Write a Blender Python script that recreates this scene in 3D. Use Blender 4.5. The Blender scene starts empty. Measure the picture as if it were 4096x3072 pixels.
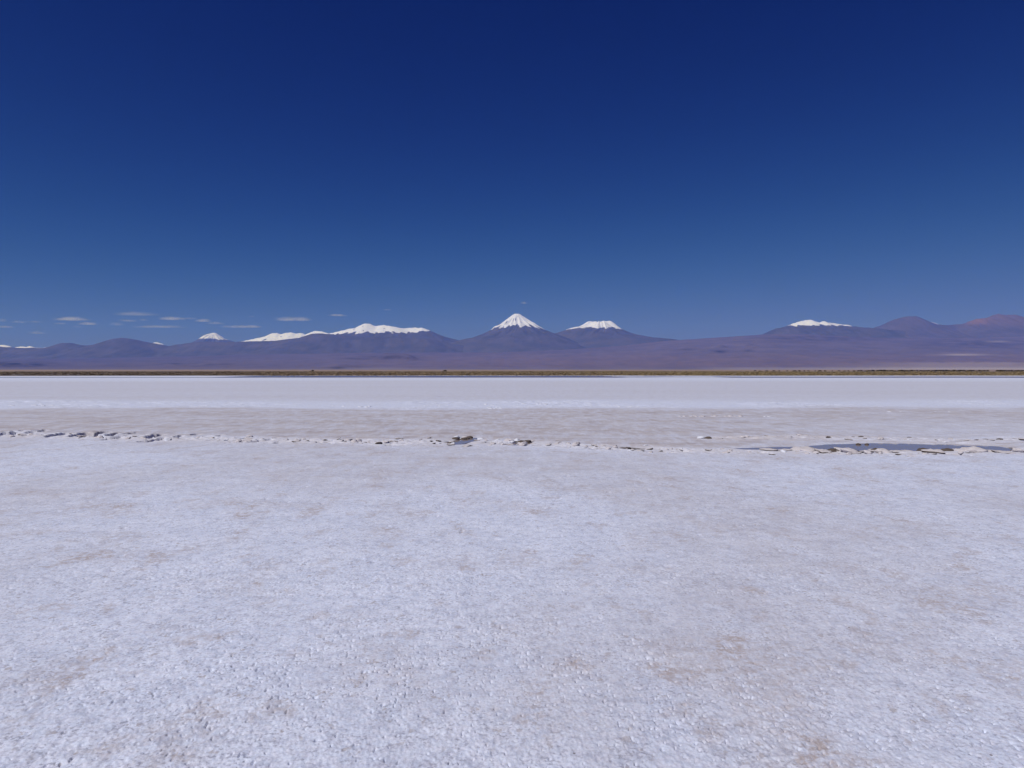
import bpy, math, random
import numpy as np
from mathutils import Vector

R = math.radians
scene = bpy.context.scene
COL = scene.collection

# ------------------------------------------------------------------ camera
F = 2844.0            # focal length in pixels of the 4096-wide photograph
HOR = 1478.0          # row of the true horizon
EYE = 1.6
cam_d = bpy.data.cameras.new('camera')
cam_d.sensor_width = 36.0
cam_d.lens = 36.0 * F / 4096.0
cam_d.clip_start = 0.1
cam_d.clip_end = 200000.0
cam = bpy.data.objects.new('camera', cam_d)
COL.objects.link(cam)
cam.location = (0, 0, EYE)
PITCH = math.atan((1536.0 - HOR) / F)
cam.rotation_euler = (R(90) - PITCH, 0, 0)
scene.camera = cam

# ------------------------------------------------------------------ sky and sun
SUN_EL, SUN_AZ = 53.0, -128.0       # azimuth clockwise from the view direction (+Y)
world = bpy.data.worlds.new('World')
scene.world = world
world.use_nodes = True
wn, wl = world.node_tree.nodes, world.node_tree.links
wn.clear()
sky = wn.new('ShaderNodeTexSky')
sky.sky_type = 'NISHITA'
sky.sun_disc = False
sky.sun_elevation = R(SUN_EL)
sky.sun_rotation = R(SUN_AZ)
sky.altitude = 4300
sky.air_density = 1.0
sky.dust_density = 0.0
sky.ozone_density = 4.0
bg = wn.new('ShaderNodeBackground')
bg.inputs['Strength'].default_value = 0.1
wo = wn.new('ShaderNodeOutputWorld')
# thin high-desert air: deepen the sky per colour band, with a soft knee near the horizon
sp_ = wn.new('ShaderNodeSeparateColor'); cb_ = wn.new('ShaderNodeCombineColor')
wl.new(sky.outputs['Color'], sp_.inputs[0])
def sm_(op, a, b):
    nd = wn.new('ShaderNodeMath'); nd.operation = op
    for k, v in enumerate((a, b)):
        if isinstance(v, (int, float)): nd.inputs[k].default_value = v
        else: wl.new(v, nd.inputs[k])
    return nd.outputs[0]
for i, (pw, gain, knee) in enumerate(((2.6, 4.2, 0.275), (2.7, 3.7, 0.316), (1.5, 0.79, 0.9))):
    x_ = sm_('MULTIPLY', sp_.outputs[i], 0.1)
    top_ = sm_('MULTIPLY', sm_('POWER', x_, pw), gain * 10)
    bot_ = sm_('ADD', sm_('POWER', sm_('DIVIDE', x_, knee), pw), 1.0)
    wl.new(sm_('DIVIDE', top_, bot_), cb_.inputs[i])
wl.new(cb_.outputs[0], bg.inputs['Color'])
wl.new(bg.outputs['Background'], wo.inputs['Surface'])

sd = bpy.data.lights.new('sun', 'SUN')
sd.energy = 3.75
sd.angle = R(0.53)
sd.color = (1.0, 0.98, 0.955)
sun = bpy.data.objects.new('sun', sd)
COL.objects.link(sun)
sdir = Vector((math.sin(R(SUN_AZ)) * math.cos(R(SUN_EL)), math.cos(R(SUN_AZ)) * math.cos(R(SUN_EL)), math.sin(R(SUN_EL))))
sun.rotation_euler = (-sdir).to_track_quat('-Z', 'Y').to_euler()
sun.location = (0, 0, 50)

scene.view_settings.view_transform = 'Standard'
scene.view_settings.look = 'None'
scene.view_settings.exposure = 0.0
scene.view_settings.gamma = 1.0
scene.cycles.use_denoising = True
scene.cycles.denoiser = 'OPENIMAGEDENOISE'
scene.cycles.denoising_input_passes = 'RGB_ALBEDO_NORMAL'
scene.cycles.volume_bounces = 1
scene.cycles.max_bounces = 8
scene.cycles.volume_max_steps = 64

# ------------------------------------------------------------------ helpers
def tag(o, label=None, cat=None, group=None, kind=None):
    if label: o['label'] = label
    if cat: o['category'] = cat
    if group: o['group'] = group
    if kind: o['kind'] = kind
    return o

def link(name, me, mats=(), parent=None):
    o = bpy.data.objects.new(name, me)
    for m in mats: me.materials.append(m)
    COL.objects.link(o)
    if parent: o.parent = parent
    return o

def sstep(a, b, x):
    t = np.clip((x - a) / (b - a), 0, 1)
    return t * t * (3 - 2 * t)

def _hash(ix, iy, seed):
    h = (ix.astype(np.int64) * 374761393 + iy.astype(np.int64) * 668265263 + seed * 974634599) & 0xFFFFFFFF
    h = ((h ^ (h >> 13)) * 1274126177) & 0xFFFFFFFF
    h = ((h ^ (h >> 16)) * 2246822519) & 0xFFFFFFFF
    return (h ^ (h >> 15)) & 1023

_ga = np.arange(1024) * (2 * math.pi / 1024)
_GX, _GY = np.cos(_ga), np.sin(_ga)

def noise(x, y, seed=0):                      # gradient noise, about -0.7 .. 0.7
    x, y = np.asarray(x, float), np.asarray(y, float)
    x0, y0 = np.floor(x), np.floor(y)
    fx, fy = x - x0, y - y0
    u = fx * fx * fx * (fx * (fx * 6 - 15) + 10)
    v = fy * fy * fy * (fy * (fy * 6 - 15) + 10)
    def g(dx, dy):
        h = _hash(x0 + dx, y0 + dy, seed)
        return _GX[h] * (fx - dx) + _GY[h] * (fy - dy)
    a = g(0, 0); b = g(1, 0); c = g(0, 1); d = g(1, 1)
    return (a + (b - a) * u) + ((c + (d - c) * u) - (a + (b - a) * u)) * v

def fbm(x, y, octv=4, seed=0, gain=0.5):
    t, a = 0.0, 1.0
    for i in range(octv):
        t = t + a * noise(x, y, seed + i * 17)
        x, y, a = np.asarray(x) * 2.03 + 5.1, np.asarray(y) * 2.03 + 1.7, a * gain
    return t

def grid_mesh(name, P, keep=None, wrap=False, attrs=None, flip=False):
    """P: (rows, cols, 3) points -> mesh of quads; keep: mask of quads."""
    nr, nc = P.shape[:2]
    idx = np.arange(nr * nc).reshape(nr, nc)
    if wrap:
        idx = np.concatenate([idx, idx[:, :1]], axis=1)
    q = np.stack([idx[:-1, :-1], idx[:-1, 1:], idx[1:, 1:], idx[1:, :-1]], axis=-1)
    if flip: q = q[..., ::-1]
    q = q[keep] if keep is not None else q.reshape(-1, 4)
    verts = P.reshape(-1, 3)
    if keep is not None:
        used = np.zeros(len(verts), bool); used[q.ravel()] = True
        remap = np.cumsum(used) - 1
        q = remap[q]; verts = verts[used]
        if attrs: attrs = {k: v.reshape(nr * nc, -1)[used] for k, v in attrs.items()}
    elif attrs:
        attrs = {k: v.reshape(nr * nc, -1) for k, v in attrs.items()}
    return raw_mesh(name, verts, q, attrs)

def raw_mesh(name, verts, faces, attrs=None, smooth=True):
    verts = np.ascontiguousarray(verts, np.float32); faces = np.ascontiguousarray(faces, np.int32)
    n = faces.shape[1]
    me = bpy.data.meshes.new(name)
    me.vertices.add(len(verts)); me.vertices.foreach_set('co', verts.ravel())
    me.loops.add(faces.size); me.loops.foreach_set('vertex_index', faces.ravel())
    me.polygons.add(len(faces))
    me.polygons.foreach_set('loop_start', np.arange(0, faces.size, n, dtype=np.int32))
    me.polygons.foreach_set('loop_total', np.full(len(faces), n, np.int32))
    me.polygons.foreach_set('use_smooth', np.full(len(faces), smooth))
    for k, v in (attrs or {}).items():
        v = np.asarray(v, np.float32)
        if v.shape[1] == 1:
            a = me.attributes.new(k, 'FLOAT', 'POINT'); a.data.foreach_set('value', v.ravel())
        else:
            c = np.ones((len(v), 4), np.float32); c[:, :v.shape[1]] = v
            a = me.attributes.new(k, 'FLOAT_COLOR', 'POINT'); a.data.foreach_set('color', c.ravel())
    me.update(calc_edges=True)
    me.validate()
    return me

def gpt(px, py, z=0.0):                        # the place on the flat at height z seen at a photo position
    y = F * (EYE - z) / (py - HOR)
    return ((px - 2048.0) / F * y, y)

class Mat:
    """small node-building helper"""
    def __init__(s, name):
        s.m = bpy.data.materials.new(name); s.m.use_nodes = True
        s.n, s.l = s.m.node_tree.nodes, s.m.node_tree.links
        s.n.clear()
        s.out = s.n.new('ShaderNodeOutputMaterial')
    def new(s, t, **kw):
        nd = s.n.new(t)
        for k, v in kw.items(): setattr(nd, k, v)
        return nd
    def put(s, sock, v):
        if isinstance(v, bpy.types.NodeSocket): s.l.new(v, sock)
        elif isinstance(v, tuple) and len(v) == 3 and sock.type == 'RGBA': sock.default_value = (*v, 1)
        else: sock.default_value = v
    def math(s, op, a, b=0.0, c=0.0, clamp=False):
        nd = s.new('ShaderNodeMath', operation=op, use_clamp=clamp)
        for i, v in enumerate((a, b, c)): s.put(nd.inputs[i], v)
        return nd.outputs[0]
    def mix(s, f, a, b, blend='MIX'):
        nd = s.new('ShaderNodeMix', data_type='RGBA', blend_type=blend)
        s.put(nd.inputs[0], f); s.put(nd.inputs[6], a); s.put(nd.inputs[7], b)
        return nd.outputs[2]
    def ramp(s, v, a, b, lo=0.0, hi=1.0):
        nd = s.new('ShaderNodeMapRange', interpolation_type='SMOOTHSTEP')
        s.put(nd.inputs[0], v)
        for i, x in enumerate((a, b, lo, hi)): nd.inputs[i + 1].default_value = x
        return nd.outputs[0]
    def coords(s, scale=(1, 1, 1), rot=(0, 0, 0)):
        tc = s.new('ShaderNodeTexCoord'); mp = s.new('ShaderNodeMapping')
        mp.inputs['Scale'].default_value = scale; mp.inputs['Rotation'].default_value = rot
        s.l.new(tc.outputs['Object'], mp.inputs['Vector'])
        return mp.outputs[0]
    def noise(s, vec, scale, detail=2.0, rough=0.5):
        nd = s.new('ShaderNodeTexNoise')
        s.put(nd.inputs['Vector'], vec)
        nd.inputs['Scale'].default_value = scale; nd.inputs['Detail'].default_value = detail
        nd.inputs['Roughness'].default_value = rough
        return nd.outputs[0]
    def attr(s, name):
        nd = s.new('ShaderNodeAttribute', attribute_name=name)
        return nd
    def sep(s, colr):
        nd = s.new('ShaderNodeSeparateColor'); s.put(nd.inputs[0], colr)
        return nd.outputs
    def bump(s, h, strength, dist, normal=None):
        nd = s.new('ShaderNodeBump')
        nd.inputs['Strength'].default_value = strength; nd.inputs['Distance'].default_value = dist
        s.put(nd.inputs['Height'], h)
        if normal is not None: s.l.new(normal, nd.inputs['Normal'])
        return nd.outputs[0]
    def bsdf(s, colr, rough=0.9, normal=None, spec=0.3):
        nd = s.new('ShaderNodeBsdfPrincipled')
        s.put(nd.inputs['Base Color'], colr); s.put(nd.inputs['Roughness'], rough)
        s.put(nd.inputs['Specular IOR Level'], spec)
        if normal is not None: s.l.new(normal, nd.inputs['Normal'])
        s.l.new(nd.outputs[0], s.out.inputs['Surface'])
        return nd

# ------------------------------------------------------------------ materials
SALT = (0.60, 0.62, 0.715)
def salt_nodes(M, vec):
    """base colour and normal of clean salt crust"""
    n1 = M.noise(vec, 2.2, 3.0)
    n2 = M.noise(vec, 55.0, 2.0)
    c = M.mix(M.ramp(n1, 0.35, 0.65), (0.605, 0.650, 0.815), (0.665, 0.705, 0.865))
    c = M.mix(M.ramp(n2, 0.30, 0.70), M.mix(1.0, c, (0.86, 0.87, 0.90), 'MULTIPLY'), c)
    n3 = M.noise(vec, 24.0, 3.0, 0.6)
    c = M.mix(M.ramp(n3, 0.40, 0.62, 0.0, 0.35), c, (0.60, 0.57, 0.68))
    n4 = M.noise(vec, 48.0, 2.0, 0.6)
    n5 = M.noise(vec, 5.0, 3.0, 0.6)
    c = M.mix(M.math('MULTIPLY', M.ramp(n4, 0.53, 0.66, 0.0, 0.85), M.ramp(n5, 0.35, 0.65, 0.35, 1.0)), c, (0.31, 0.325, 0.43))  # dark bluish specks: grey grains, and shade of small pits put into colour
    n6 = M.noise(vec, 11.0, 6.0, 0.78)
    c = M.mix(M.ramp(n6, 0.36, 0.56, 0.9, 0.0), c, M.mix(1.0, c, (0.74, 0.745, 0.78), 'MULTIPLY'))
    n7 = M.noise(M.coords((1.0, 0.8, 1.0), (0, 0, 0.4)), 17.0, 3.0, 0.6)
    c = M.mix(M.math('MULTIPLY', M.ramp(n7, 0.58, 0.68, 0.0, 0.85), M.ramp(n5, 0.40, 0.62, 0.1, 1.0)), c, (0.37, 0.345, 0.39))
    b1 = M.bump(M.noise(vec, 9.0, 3.0, 0.6), 0.10, 0.012)
    b2 = M.bump(M.noise(vec, 90.0, 3.0, 0.65), 0.45, 0.006, b1)
    return c, b2

def mat_ground():
    M = Mat('salt_crust_ground')
    vec = M.coords()
    c, nrm = salt_nodes(M, vec)
    m1 = M.sep(M.attr('mask_a').outputs['Color'])      # silt, mud, stain
    m2 = M.sep(M.attr('mask_b').outputs['Color'])      # grass soil, sand, cream
    fine = M.noise(vec, 14.0, 4.0, 0.65)
    streak = M.noise(M.coords((0.35, 1.0, 1.0)), 3.0, 4.0, 0.6)
    silt = M.mix(M.ramp(streak, 0.3, 0.7), (0.325, 0.292, 0.330), (0.455, 0.425, 0.465))
    c = M.mix(M.math('MULTIPLY', m1[0], M.ramp(M.noise(M.coords((1.0, 0.32, 1.0)), 3.4, 6.0, 0.75), 0.38, 0.58, 0.50, 1.05)), c, silt)
    spk = M.noise(vec, 30.0, 4.0, 0.7)
    st = M.math('MULTIPLY', m1[2], M.math('MULTIPLY', M.ramp(fine, 0.34, 0.60), M.ramp(spk, 0.36, 0.58, 0.35, 1.35)), clamp=True)
    c = M.mix(st, c, (0.375, 0.328, 0.35))
    c = M.mix(M.math('MULTIPLY', m2[2], M.ramp(fine, 0.2, 0.6, 0.5, 1.0)), c, (0.56, 0.525, 0.565))
    c = M.mix(m1[1], c, M.mix(fine, (0.07, 0.055, 0.05), (0.16, 0.125, 0.11)))
    # rare dark grains lying in the crust
    vo = M.new('ShaderNodeTexVoronoi'); M.put(vo.inputs['Vector'], vec); vo.inputs['Scale'].default_value = 11.0
    rnd = M.sep(vo.outputs['Color'])[0]
    grain = M.math('MULTIPLY', M.ramp(vo.outputs['Distance'], 0.05, 0.09, 1.0, 0.0), M.math('GREATER_THAN', rnd, 0.86))
    c = M.mix(M.math('MULTIPLY', grain, 0.75), c, (0.12, 0.085, 0.085))
    g1 = M.noise(M.coords((0.02, 0.05, 1)), 1.0, 4.0)
    c = M.mix(m2[0], c, M.mix(M.ramp(g1, 0.3, 0.7), (0.165, 0.120, 0.090), (0.21, 0.16, 0.10)))
    c = M.mix(m2[1], c, (0.25, 0.185, 0.165))
    M.bsdf(c, 0.85, nrm, 0.25)
    return M.m

def mat_salt_piece():
    M = Mat('salt_crust_piece')
    vec = M.coords()
    c, nrm = salt_nodes(M, vec)
    c = M.mix(M.ramp(M.noise(vec, 16.0, 3.0), 0.40, 0.66), (0.54, 0.515, 0.565), (0.45, 0.40, 0.42))
    M.bsdf(c, 0.85, nrm, 0.25)
    return M.m

def mat_white_piece():
    M = Mat('white_salt_piece')
    vec = M.coords()
    c, nrm = salt_nodes(M, vec)
    c = M.mix(0.6, c, (0.63, 0.63, 0.70))
    M.bsdf(c, 0.8, nrm, 0.3)
    return M.m

def mat_mud(name='dark_mud', a=(0.05, 0.037, 0.033), b=(0.14, 0.105, 0.09)):
    M = Mat(name)
    vec = M.coords()
    n = M.noise(vec, 22.0, 4.0)
    M.bsdf(M.mix(n, a, b), 0.7, M.bump(n, 0.6, 0.02), 0.4)
    return M.m

def mat_water(bottom, rough, rip):
    M = Mat('still_water')
    vec = M.coords()
    n = M.noise(vec, rip, 2.0)
    nd = M.bsdf(bottom, rough, M.bump(n, 0.05, 0.01), 0.5)
    nd.inputs['IOR'].default_value = 1.33
    return M.m

def mat_mountain(name, lo, hi, snow_col=(0.60, 0.615, 0.83)):
    M = Mat(name)
    vec = M.coords((0.001, 0.001, 0.001))
    n1 = M.noise(vec, 0.9, 5.0, 0.6)
    n2 = M.noise(vec, 6.0, 4.0, 0.65)
    c = M.mix(M.ramp(n1, 0.3, 0.7), lo, hi)
    c = M.mix(M.ramp(n2, 0.35, 0.7, 0.0, 0.5), c, M.mix(1.0, c, (0.6, 0.6, 0.62), 'MULTIPLY'))
    pat = M.sep(M.attr('patch').outputs['Color'])          # dark lava, pale sand, reddish ash
    c = M.mix(pat[0], c, (0.025, 0.023, 0.03))
    c = M.mix(pat[1], c, (0.33, 0.285, 0.32))
    c = M.mix(pat[2], c, (0.21, 0.125, 0.12))
    sn = M.attr('snow').outputs['Fac']
    s = M.ramp(M.math('ADD', sn, M.math('MULTIPLY', M.math('SUBTRACT', n2, 0.5), 0.45)), 0.38, 0.62)
    c = M.mix(s, c, snow_col)
    M.bsdf(c, 0.9, M.bump(n2, 0.15, 40.0), 0.15)
    return M.m

def mat_vertex(name, rough=0.9):
    M = Mat(name)
    M.bsdf(M.attr('tint').outputs['Color'], rough, None, 0.15)
    return M.m

M_GROUND = mat_ground()
M_SALT = mat_salt_piece()
M_WHITE = mat_white_piece()
M_MUD = mat_mud()
M_BROWN = mat_mud('brown_mud', (0.055, 0.040, 0.034), (0.15, 0.11, 0.09))
M_POOL = mat_water((0.26, 0.215, 0.225), 0.06, 9.0)
M_LAGOON = mat_water((0.10, 0.10, 0.11), 0.10, 1.2)
M_ROCK = mat_mountain('mountain_rock', (0.070, 0.068, 0.088), (0.102, 0.091, 0.114))
M_ROCK_RED = mat_mountain('reddish_mountain_rock', (0.084, 0.076, 0.112), (0.108, 0.092, 0.130))
M_SLOPE = mat_mountain('desert_slope_rock', (0.114, 0.098, 0.160), (0.150, 0.124, 0.188))
M_GRASS = mat_vertex('dry_grass')
M_LEAF = mat_vertex('bush_leaf')

# ------------------------------------------------------------------ lines on the flat
crack_px = [(-500, 1726), (0, 1740), (200, 1743), (400, 1749), (700, 1756), (1000, 1760), (1300, 1765), (1500, 1768), (1700, 1768),
            (1850, 1765), (2050, 1771), (2200, 1777), (2350, 1786), (2500, 1794), (2700, 1801), (2900, 1806), (3100, 1806),
            (3300, 1806), (3600, 1808), (3800, 1807), (4000, 1801), (4096, 1798), (4600, 1785)]
cr = np.array([gpt(*p) for p in crack_px])
ridge_px = [(2600, 1762), (2800, 1757), (3000, 1751), (3200, 1749), (3300, 1752), (3500, 1755), (3700, 1760), (3850, 1766), (3950, 1763),
            (4096, 1756), (4600, 1745)]
rg = np.array([gpt(*p) for p in ridge_px])
def crack_y(x): return np.interp(x, cr[:, 0], cr[:, 1])
def ridge_y(x): return np.interp(x, rg[:, 0], rg[:, 1])

WATER_Z = -0.035
CRACKS = [(gpt(a, b), gpt(c, d), w, dp) for a, b, c, d, w, dp in (
    (200, 1748, 262, 1736, .15, .19), (292, 1748, 350, 1735, .13, .18), (346, 1746, 418, 1728, .15, .19), (428, 1744, 466, 1735, .11, .16), (590, 1752, 640, 1738, .14, .19),
    (-30, 1744, 20, 1738, .12, .15), (40, 1742, 60, 1734, .10, .14), (80, 1729, 94, 1725, .09, .12), (118, 1735, 128, 1730, .09, .12), (160, 1727, 176, 1723, .10, .12),
    (505, 1737, 540, 1733, .08, .10), (700, 1751, 716, 1747, .08, .10), (775, 1742, 790, 1738, .08, .10), (870, 1747, 888, 1744, .09, .10))]
def poly(pts): return np.array([gpt(px, py, WATER_Z) for px, py in pts])
POOL_A = poly([(2930, 1794), (3100, 1788), (3220, 1787), (3310, 1778), (3500, 1773), (3640, 1774), (3740, 1779), (3820, 1775), (3900, 1780),
               (4000, 1786), (4055, 1797), (4040, 1806), (3950, 1808), (3800, 1808), (3700, 1808), (3500, 1808), (3300, 1807), (3100, 1803), (2990, 1800)])
POOL_B = poly([(1815, 1773), (1823, 1763), (1850, 1757), (1880, 1752), (1898, 1752), (1904, 1757), (1895, 1763), (1870, 1769), (1848, 1776), (1824, 1779)])
POOL_C = poly([(2036, 1779), (2055, 1773), (2090, 1770), (2118, 1770), (2124, 1774), (2095, 1778), (2055, 1782)])
MUD_PATCH = poly([(2466, 1790), (2480, 1785), (2530, 1788), (2575, 1793), (2610, 1798), (2600, 1802), (2540, 1800), (2480, 1796)])
POOLS = [POOL_A, POOL_B, POOL_C, MUD_PATCH]

def poly_sdf(pg, X, Y):
    """negative inside"""
    d = np.full(X.shape, 1e9); inside = np.zeros(X.shape, bool)
    n = len(pg)
    for i in range(n):
        ax, ay = pg[i]; bx, by = pg[(i + 1) % n]
        ex, ey = bx - ax, by - ay
        t = np.clip(((X - ax) * ex + (Y - ay) * ey) / (ex * ex + ey * ey), 0, 1)
        d = np.minimum(d, np.hypot(X - ax - t * ex, Y - ay - t * ey))
        cnd = (ay > Y) != (by > Y)
        xi = ax + (Y - ay) * ex / (ey if abs(ey) > 1e-9 else 1e-9)
        inside ^= cnd & (X < xi)
    return np.where(inside, -d, d)

def octave(lam, sp):                           # fade an octave out where the mesh cannot hold it
    return sstep(1.1, 2.3, lam / sp)

def ground_at(X, Y, sp):
    """height and surface masks of the flat; sp = local vertex spacing"""
    X = np.asarray(X, float); Y = np.asarray(Y, float)
    rr = np.hypot(X, Y)
    V = Y / 1.5
    z = 0.010 * fbm(X / 1.9, V / 1.9, 2, 3) + 0.012 * noise(X / 6, Y / 6, 5)
    rough = 0.7 + 0.8 * sstep(-0.25, 0.35, noise(X / 1.3, Y / 1.3, 8))
    z += rough * octave(0.24, sp) * 0.003 * noise(X / 0.24, V / 0.24, 11)
    b = np.abs(noise(X / 0.10, V / 0.10, 12))
    z += rough * octave(0.10, sp) * 0.0022 * (b - 0.2)
    z += rough * octave(0.055, sp) * 0.0017 * noise(X / 0.055, V / 0.055, 13)
    z += rough * octave(0.028, sp) * 0.0025 * noise(X / 0.028, V / 0.028, 14)
    z += octave(0.015, sp) * 0.0032 * noise(X / 0.015, V / 0.015, 15)
    # small sharp pits in the near crust, in loose clusters
    clus = 0.22 * noise(X / 0.22, V / 0.22, 22) + 0.14 * noise(X / 1.7, Y / 1.7, 23)
    z -= octave(0.024, sp) * 0.011 * sstep(0.40, 0.50, noise(X / 0.019, V / 0.024, 21) + clus)
    z -= octave(0.05, sp) * 0.006 * sstep(0.48, 0.62, noise(X / 0.045, V / 0.06, 26) + clus)
    z += octave(0.16, sp) * sstep(4.5, 8, Y) * 0.004 * noise(X / 0.16, Y / 0.20, 27)
    # longer cracks and dents further out, where the crust is coarser
    pn1 = noise(X / 0.11, Y / 0.15, 24) + 0.30 * noise(X / 0.8, Y / 1.0, 25)
    z -= octave(0.10, sp) * 0.010 * sstep(0.45, 0.60, pn1) * sstep(3.5, 7, Y)

    s = Y - crack_y(X)
    sw = s + 0.30 * fbm(X / 1.1, Y / 1.1, 3, 31)
    wc = np.exp(-(sw / 0.62) ** 2)
    lump = np.abs(fbm(X / 0.42, Y / 0.34, 3, 33))
    z += wc * (0.07 * lump - 0.004)
    left = sstep(-4.0, -6.5, X)
    pn = fbm(X / 0.75, Y / 0.34, 3, 35) * (1 - left) + left * fbm((X - 0.25 * Y) / 0.62, (Y + 0.2 * X) / 1.1, 3, 36)
    hole = sstep(0.26, 0.40, pn ) * sstep(0.25, 0.6, wc)
    for pg in POOLS:
        (x0, y0), (x1, y1) = pg.min(0), pg.max(0)
        z = z - 0.7 * np.maximum(z, 0) * sstep(x0 - 0.4, x0, X) * sstep(x1 + 0.4, x1, X) * sstep(y0 - 1.1, y0 - 0.6, Y) * sstep(y1 + 0.3, y1, Y)
    z -= 0.16 * hole
    # open cracks with an upturned lip at the left end of the ridge
    for (ax, ay), (bx, by), wd, dp in CRACKS:
        sel = (X > min(ax, bx) - 0.7) & (X < max(ax, bx) + 0.7) & (Y > min(ay, by) - 0.7) & (Y < max(ay, by) + 0.7)
        if not sel.any(): continue
        xs, ys = X[sel], Y[sel]
        ex, ey = bx - ax, by - ay
        L2 = ex * ex + ey * ey
        wob = 0.09 * fbm(xs / 0.22, ys / 0.35, 3, 37)
        t = np.clip(((xs - ax) * ex + (ys - ay) * ey) / L2, 0, 1)
        side = (xs - ax - t * ex) + wob
        d = np.hypot(side, ys - ay - t * ey)
        zz = z[sel]
        zz = zz - dp * sstep(wd, 0.55 * wd, d) + 0.035 * np.exp(-((side + wd * 1.5) / 0.16) ** 2) * sstep(0.5, 0.2, np.abs(ys - ay - t * ey)) * (0.6 + 0.8 * noise(xs / 0.13, ys / 0.13, 38))
        z[sel] = zz
    mud = 0.85 * sstep(0.35, 0.8, hole) * sstep(-9.0, -3.0, X)
    mud = mud + 0.45 * sstep(0.5, 0.9, hole) * (1 - sstep(-9.0, -3.0, X))
    cream = wc * 0.6
    # second ridge on the right
    s2 = Y - ridge_y(X)
    wr = np.exp(-((s2 + 0.3 * fbm(X / 1.0, Y / 1.0, 3, 41)) / 0.55) ** 2) * sstep(3.9, 5.0, X)
    z += wr * 0.07 * np.abs(fbm(X / 0.6, Y / 0.3, 3, 43))
    hole2 = sstep(0.30, 0.42, fbm(X / 0.9, Y / 0.25, 3, 44)) * sstep(0.5, 0.8, wr)
    z -= 0.12 * hole2
    mud = np.maximum(mud, 0.8 * sstep(0.4, 0.9, hole2))
    cream = np.maximum(cream, wr * 0.35)
    # flat wet shelf between the two ridges
    shelf = sstep(0.2, 0.5, s) * sstep(-0.2, -0.5, s2) * sstep(2.5, 4.5, X)
    z = z * (1 - 0.75 * shelf) - 0.015 * shelf
    # pools
    sh = np.zeros_like(z)
    for k, pg in enumerate(POOLS):
        (x0, y0), (x1, y1) = pg.min(0) - 0.8, pg.max(0) + 0.8
        sel = (X > x0) & (X < x1) & (Y > y0) & (Y < y1)
        if not sel.any(): continue
        xs, ys = X[sel], Y[sel]
        d = poly_sdf(pg, xs, ys) + 0.05 * fbm(xs / 0.3, ys / 0.3, 3, 50 + k)
        if k in (1, 2): d = d - 0.09
        ym = 0.5 * (pg[:, 1].min() + pg[:, 1].max())
        far = sstep(-0.2, 0.25, ys - ym + 0.1)
        zz = z[sel]
        rim = sstep(0.45, 0.0, d)
        target = WATER_Z + np.clip(d, -0.35, 0.5) * (0.10 + 0.05 * (1 - far))
        zz = zz * (1 - rim) + rim * (target + 0.25 * zz * sstep(0, 0.3, d))
        z[sel] = zz
        md = sstep(0.16, 0.02, np.abs(d)) * (1 - far) * sstep(-0.05, 0.25, fbm(xs / 0.7, ys / 0.7, 2, 60 + k) + 0.12)
        mud[sel] = np.maximum(mud[sel] * sstep(0, 0.3, d), md)
        mud[sel] = np.maximum(mud[sel], sstep(0.0, -0.12, d) * 0.9)

    # silt (pinkish grey) band and the white stripe beyond it
    e1 = 29.0 + 2.2 * fbm(X / 9, Y / 5, 4, 71) - 0.10 * np.clip(X, -30, 30) * 0 + 0.9 * sstep(8, 22, X)
    rgt = sstep(3.0, 10.0, X)
    start = np.where(s2 > s, s, s) * (1 - rgt) + s2 * rgt
    silt = sstep(0.25, 0.9, start + 0.3 * fbm(X / 1.5, Y / 1.0, 3, 72)) * sstep(1.6, -2.0, Y - e1 + 1.2 * noise(X / 1.2, Y / 0.8, 79))
    silt *= 1.0 - 0.45 * sstep(4, 12, X) * sstep(26, 19, Y)
    silt *= 0.84 + 0.40 * fbm(X / 3.0, Y / 1.6, 4, 73) + 0.25 * noise(X / 0.35, Y / 0.5, 70)
    e2 = 36.5 + 2.0 * fbm(X / 20, Y / 12, 3, 74)
    lil = sstep(-2.5, 3.0, Y - e2) * sstep(118, 84, Y + 10 * fbm(X / 60, Y / 30, 2, 75))
    silt = np.maximum(silt, lil * (0.42 + 0.15 * fbm(X / 40, Y / 4.0, 3, 76)))
    stripe = sstep(-0.5, 0.8, Y - e1) * sstep(0.5, -1.5, Y - e2)
    z += octave(0.7, sp) * stripe * 0.055 * sstep(0.05, 0.5, np.abs(fbm(X / 1.3, Y / 0.8, 3, 77))) * sstep(-0.2, 0.35, noise(X / 5, Y / 3, 78))
    silt = np.maximum(silt, shelf * (0.30 + 0.55 * sstep(-0.15, 0.35, fbm(X / 0.9, Y / 0.35, 4, 85) + 0.3 * sstep(-0.9, -0.3, s2))))
    silt = np.maximum(silt, 0.6 * wr * (0.6 + 0.9 * fbm(X / 0.6, Y / 0.4, 3, 86)))
    # stains in the near crust
    near = sstep(0.3, -0.5, s)
    sn_ = fbm(X / 0.8, Y / 1.1, 4, 81) + 0.25 * noise(X / 4.5, Y / 4.5, 82)
    stain = near * (0.30 * sstep(0.08, 0.55, sn_) + 0.10 * sstep(-0.2, 0.3, sn_))
    stain += near * 0.45 * sstep(0.26, 0.48, fbm(X / 0.35, Y / 0.45, 3, 83) + 0.12 * sn_)
    silt = np.maximum(silt, near * 0.38 * sstep(-0.2, 0.45, noise(X / 3.5, Y / 5, 84) + 0.25 * sstep(6.5, 12, Y) * sstep(2, -3, X)))
    # the far lagoon edge and everything past it
    Yn = Y + 5 * fbm(X / 60, Y / 25, 3, 91)
    wet = sstep(139, 143, Yn) * sstep(186, 178, Yn) * sstep(-72, -52, X) * sstep(34, 8, X)
    wet = np.maximum(wet, sstep(139, 142, Yn) * sstep(149, 146, Yn) * sstep(-135, -100, X) * sstep(-40, -60, X))
    wet = np.maximum(wet, sstep(138, 141, Yn) * sstep(166, 157, Yn) * sstep(30, 62, X))
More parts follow.
